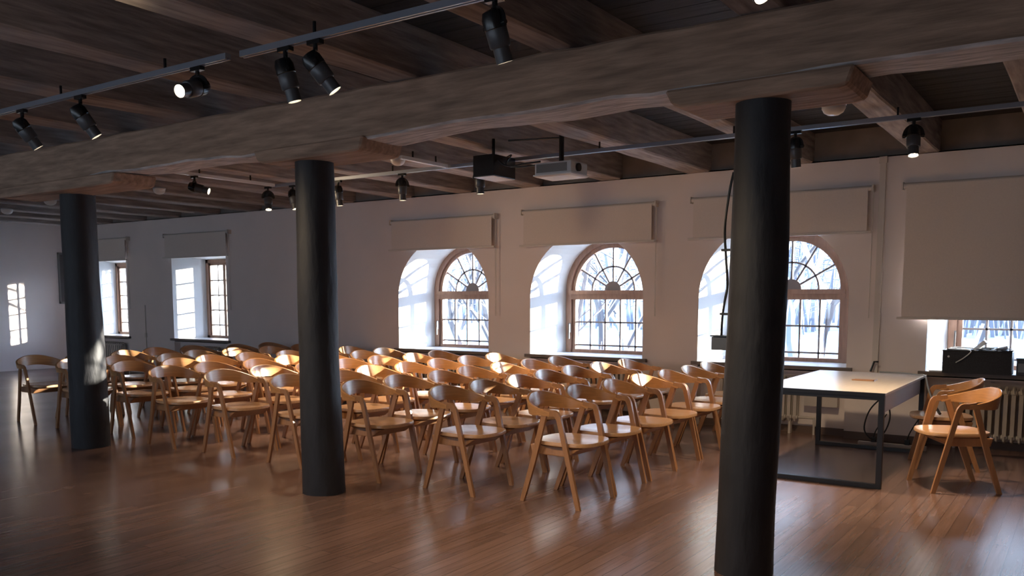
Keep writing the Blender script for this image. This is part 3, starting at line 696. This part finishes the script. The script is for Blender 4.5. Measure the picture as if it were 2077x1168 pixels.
fl = [(-7.68, 6.82, dr(.2, -1, -.1), 'lit track spotlight just left of the middle pillar, on the window-side track'), (-8.02, 6.75, dr(.1, -1, -.3), 'track spotlight at the corner where the white section meets the long track'),
      (-6.95, 6.82, dr(.1, -1, 0), 'glowing track spotlight just right of the middle pillar'), (-6.02, 6.82, dr(.02, -1, 0), 'track spotlight above the first arched window blind'),
      (-5.02, 6.82, dr(.02, -1, 0), 'track spotlight just left of the black ceiling box'), (-2.00, 6.82, dr(.12, -1, .1), 'track spotlight just right of the right pillar'),
      (-1.16, 6.82, dr(-.08, -.9, -.25), 'track spotlight at the right above the long blind')]
for x, y, d, lab in fl: spotlight(x, y, d, lab, power=PW * (2.6 if x > -2.5 else 1.7), s=1.0)
spotlight(-7.95, 5.72, dr(.9, -.25, 0), 'track spotlight turned sideways on the short white track section', power=PW)

# ------------------------------------------------------------------ ceiling box and projector
r = empty('ceiling_box', (-4.66, 6.45, 2.72), 0, 'black box hung under the ceiling left of the projector', 'box')
m = MB(); m.box(-.13, .10, -.05, .30, -.19, 0); m.build('box_body', M_lampblk, r, bevel=.004)
m = MB(); m.box(-.125, .095, -.045, .295, -.196, -.191); t = m.build('bottom_panel', M_dome, r); t['label'] = 'pale bottom panel'
m = MB(); m.box(-.01, .01, .08, .10, 0, .16); m.build('bracket', M_lampblk, r)
m = MB(); m.tube(smoothpath([(.11, .0, -.05), (.17, .02, -.10), (.28, .0, -.12), (.40, 0, -.11), (.55, .03, -.10)], 5), .008, 6); m.tube(smoothpath([(.11, .1, -.03), (.22, .06, -.01), (.2, .0, -.10), (.32, .02, -.13), (.55, .05, -.12)], 5), .006, 6); m.build('cable', M_cable, r, smooth=True)
r = empty('projector', (-3.86, 6.42, 2.52), 0, 'white ceiling projector on a pole beside the black box', 'projector')
m = MB(); m.box(-.19, .17, -.13, .15, -.050, .055); m.build('casing', M_proj, r, bevel=.012)
m = MB(); m.loft([[(x * s_, y * s_, z) for x, y in ((-.20, -.14), (.18, -.14), (.18, .16), (-.20, .16))] for s_, z in ((1, -.045), (1, -.055), (.88, -.066))]); m.build('base', M_white, r)
m = MB(); m.box(-.17, .13, -.134, -.13, -.03, .04); m.build('vent', M_projgrey, r)
m = MB(); m.cyl((.16, -.02, .005), (.19, -.02, .005), .034, .034, 20); m.build('lens', M_lampblk, r)
m = MB(); m.cyl((0, 0, .055), (0, 0, .57), .022, .022, 12); m.box(-.07, .07, -.06, .06, .055, .065); m.cyl((-.55, 0, .30), (0, 0, .27), .008, .008, 8); m.build('mounting_pole', M_lampblk, r)

# ------------------------------------------------------------------ ceiling domes and detectors
for (x, y, z, s, lab) in [(-1.62, 6.42, 2.80, 1.0, 'white dome lamp under the joist right of the right pillar'), (-5.72, 6.42, 2.80, .9, 'white dome lamp above the first arched window'),
                          (-12.15, 6.40, 2.80, 1.0, 'white dome lamp seen just left of the left pillar'), (-9.75, 6.50, 2.80, .9, 'white dome lamp between left and middle pillars'), (-14.0, 6.7, 2.80, 1.0, 'white dome lamp nearest the end wall')]:
    r = empty('ceiling_lamp', (x, y, z), 0, lab, 'lamp', 'white dome ceiling lamps')
    m = MB(); m.lathe([(.001, -.001), (.075 * s, -.001), (.085 * s, -.012), (.085 * s, -.02), (.001, -.02)], 28); m.build('base_plate', M_proj, r, smooth=True)
    m = MB(); m.lathe([(.080 * s, -.02), (.080 * s, -.04), (.066 * s, -.066), (.04 * s, -.082), (.012, -.087), (.001, -.087)], 28); m.build('dome_shade', M_dome, r, smooth=True)
for (x, y, z, lab) in [(-1.52, 5.05, 2.72, 'small black detector under the ceiling right of the right pillar'), (-2.22, 5.15, 2.72, 'small black detector under the ceiling left of the right pillar')]:
    r = empty('ceiling_sensor', (x, y, z + .08), 0, lab, 'sensor', 'black ceiling sensors')
    m = MB(); m.lathe([(.001, 0), (.035, 0), (.035, -.02), (.001, -.02)], 16); m.build('base', M_lampblk, r)
    m = MB(); m.lathe([(.012, -.02), (.012, -.035), (.026, -.04), (.026, -.055), (.001, -.06)], 16); m.build('sensor_head', M_lampblk, r)

# ------------------------------------------------------------------ outside
m = MB(); m.add([(-140, 10.02, -2.6), (60, 10.02, -2.6), (60, 22, -2.9), (-140, 22, -2.9), (60, 96, -1.0), (-160, 96, -1.0)], [(0, 1, 2, 3), (3, 2, 4, 5)])
tag(m.build('snowy_ground', M_grass), 'snow-covered lawn outside the windows', 'ground', kind='stuff'); 
def grow(m, p, d, L, r, depth, rnd, sides=5, spread=.7):
    n = 4; pts = [p]; rad = [r]; q = p.copy(); dd = d.copy()
    for i in range(n):
        dd = (dd + Vector((rnd.uniform(-.16, .16), rnd.uniform(-.16, .16), rnd.uniform(-.08, .12)))).normalized(); q = q + dd * L / n; pts.append(q.copy()); rad.append(r * (1 - .45 * (i + 1) / n))
    m.tube(pts, rad, sides)
    if depth == 0: return
    for k in range(rnd.choice((3, 4)) if depth > 1 else 4):
        t = rnd.randint(1, n) if k else n; a = rnd.uniform(0, 2 * PI)
        nd = (dd * .9 + Vector((math.cos(a), math.sin(a), rnd.uniform(-.25, .5))) * spread).normalized()
        grow(m, pts[t], nd, L * rnd.uniform(.58, .78), rad[t] * .68, depth - 1, rnd, sides if depth > 2 else 4, spread)
def tree(x, y, z, h, seed, lab, r=.16, lean=(0, 0, 1), depth=4, mt=None, group='snowy bare trees outside', name='bare_tree'):
    m = MB(); rnd = random.Random(seed); grow(m, Vector((0, 0, 0)), Vector(lean).normalized(), h, r, depth, rnd)
    o = m.build(name, mt or M_bark, loc=(x, y, z)); tag(o, lab, 'tree', group); return o
tree(-4.75, 16.0, -2.8, 4.2, 5, 'snowy bare tree seen through the window behind the right pillar', r=.16, lean=(.12, 0, 1))
tree(-7.1, 13.3, -2.7, 3.6, 8, 'leaning snowy tree seen through the middle arched window', r=.12, lean=(-.35, .1, 1), depth=4)
tree(-11.6, 16.5, -2.8, 4.2, 21, 'snowy bare tree seen through the arched window beside the middle pillar', r=.13, depth=4)
for (x, y, sd_, where_) in [(-7.6, 25, 41, 'seen between the muntins behind the right pillar'), (-12.2, 23, 42, 'seen in the left panes of the middle arched window'), (-13.8, 28, 43, 'seen in the right panes of the middle arched window'),
                            (-18.2, 24, 44, 'seen through the arched window beside the middle pillar'), (-31, 25, 45, 'seen through the rectangular window left of the middle pillar'), (-3.6, 31, 46, 'seen below the long lowered blind')]:
    tree(x, y, -2.75, 4.6, sd_, 'snow-laden tree on the lawn ' + where_, r=.17, depth=4, group='snowy trees on the lawn')
far = tree(-22, 44, -2, 6.0, 31, 'distant snowy bare tree beyond the lawn', r=.28, depth=4, mt=M_barkfar)
far2 = tree(-12, 42, -2, 5.5, 32, 'distant snowy bare tree beyond the lawn', r=.25, depth=4, mt=M_barkfar)
rnd = random.Random(77)
for k in range(7):
    src = far if k % 2 else far2; o = src.copy(); col.objects.link(o); o.location = (-32 - k * 9.5 + rnd.uniform(-1, 1), 46 + rnd.uniform(-2, 2), -2.0); o.rotation_euler = (0, 0, rnd.uniform(0, 6)); sc_ = rnd.uniform(.8, 1.25); o.scale = (sc_, sc_, sc_)
m = MB(); rnd = random.Random(5)
for k in range(1100):
    x = rnd.uniform(-150, 3); y = rnd.uniform(72, 92); h = rnd.uniform(6, 16); r_ = rnd.uniform(.06, .22)
    m.tube([(x, y, -2), (x + rnd.uniform(-.8, .8), y, -2 + h * .5), (x + rnd.uniform(-1.5, 1.5), y, -2 + h)], [r_, r_ * .7, r_ * .2], 4)
    for j in range(5):
        z = -2 + h * rnd.uniform(.3, .95); L = rnd.uniform(.8, 2.6); s = rnd.choice((-1, 1)); m.tube([(x, y, z), (x + s * L, y + rnd.uniform(-1, 1), z + L * rnd.uniform(-.1, .5))], [r_ * .45, r_ * .15], 4)
tag(m.build('woodland', M_barkfar), 'dense snowy woodland far beyond the lawn', 'woodland', kind='stuff')
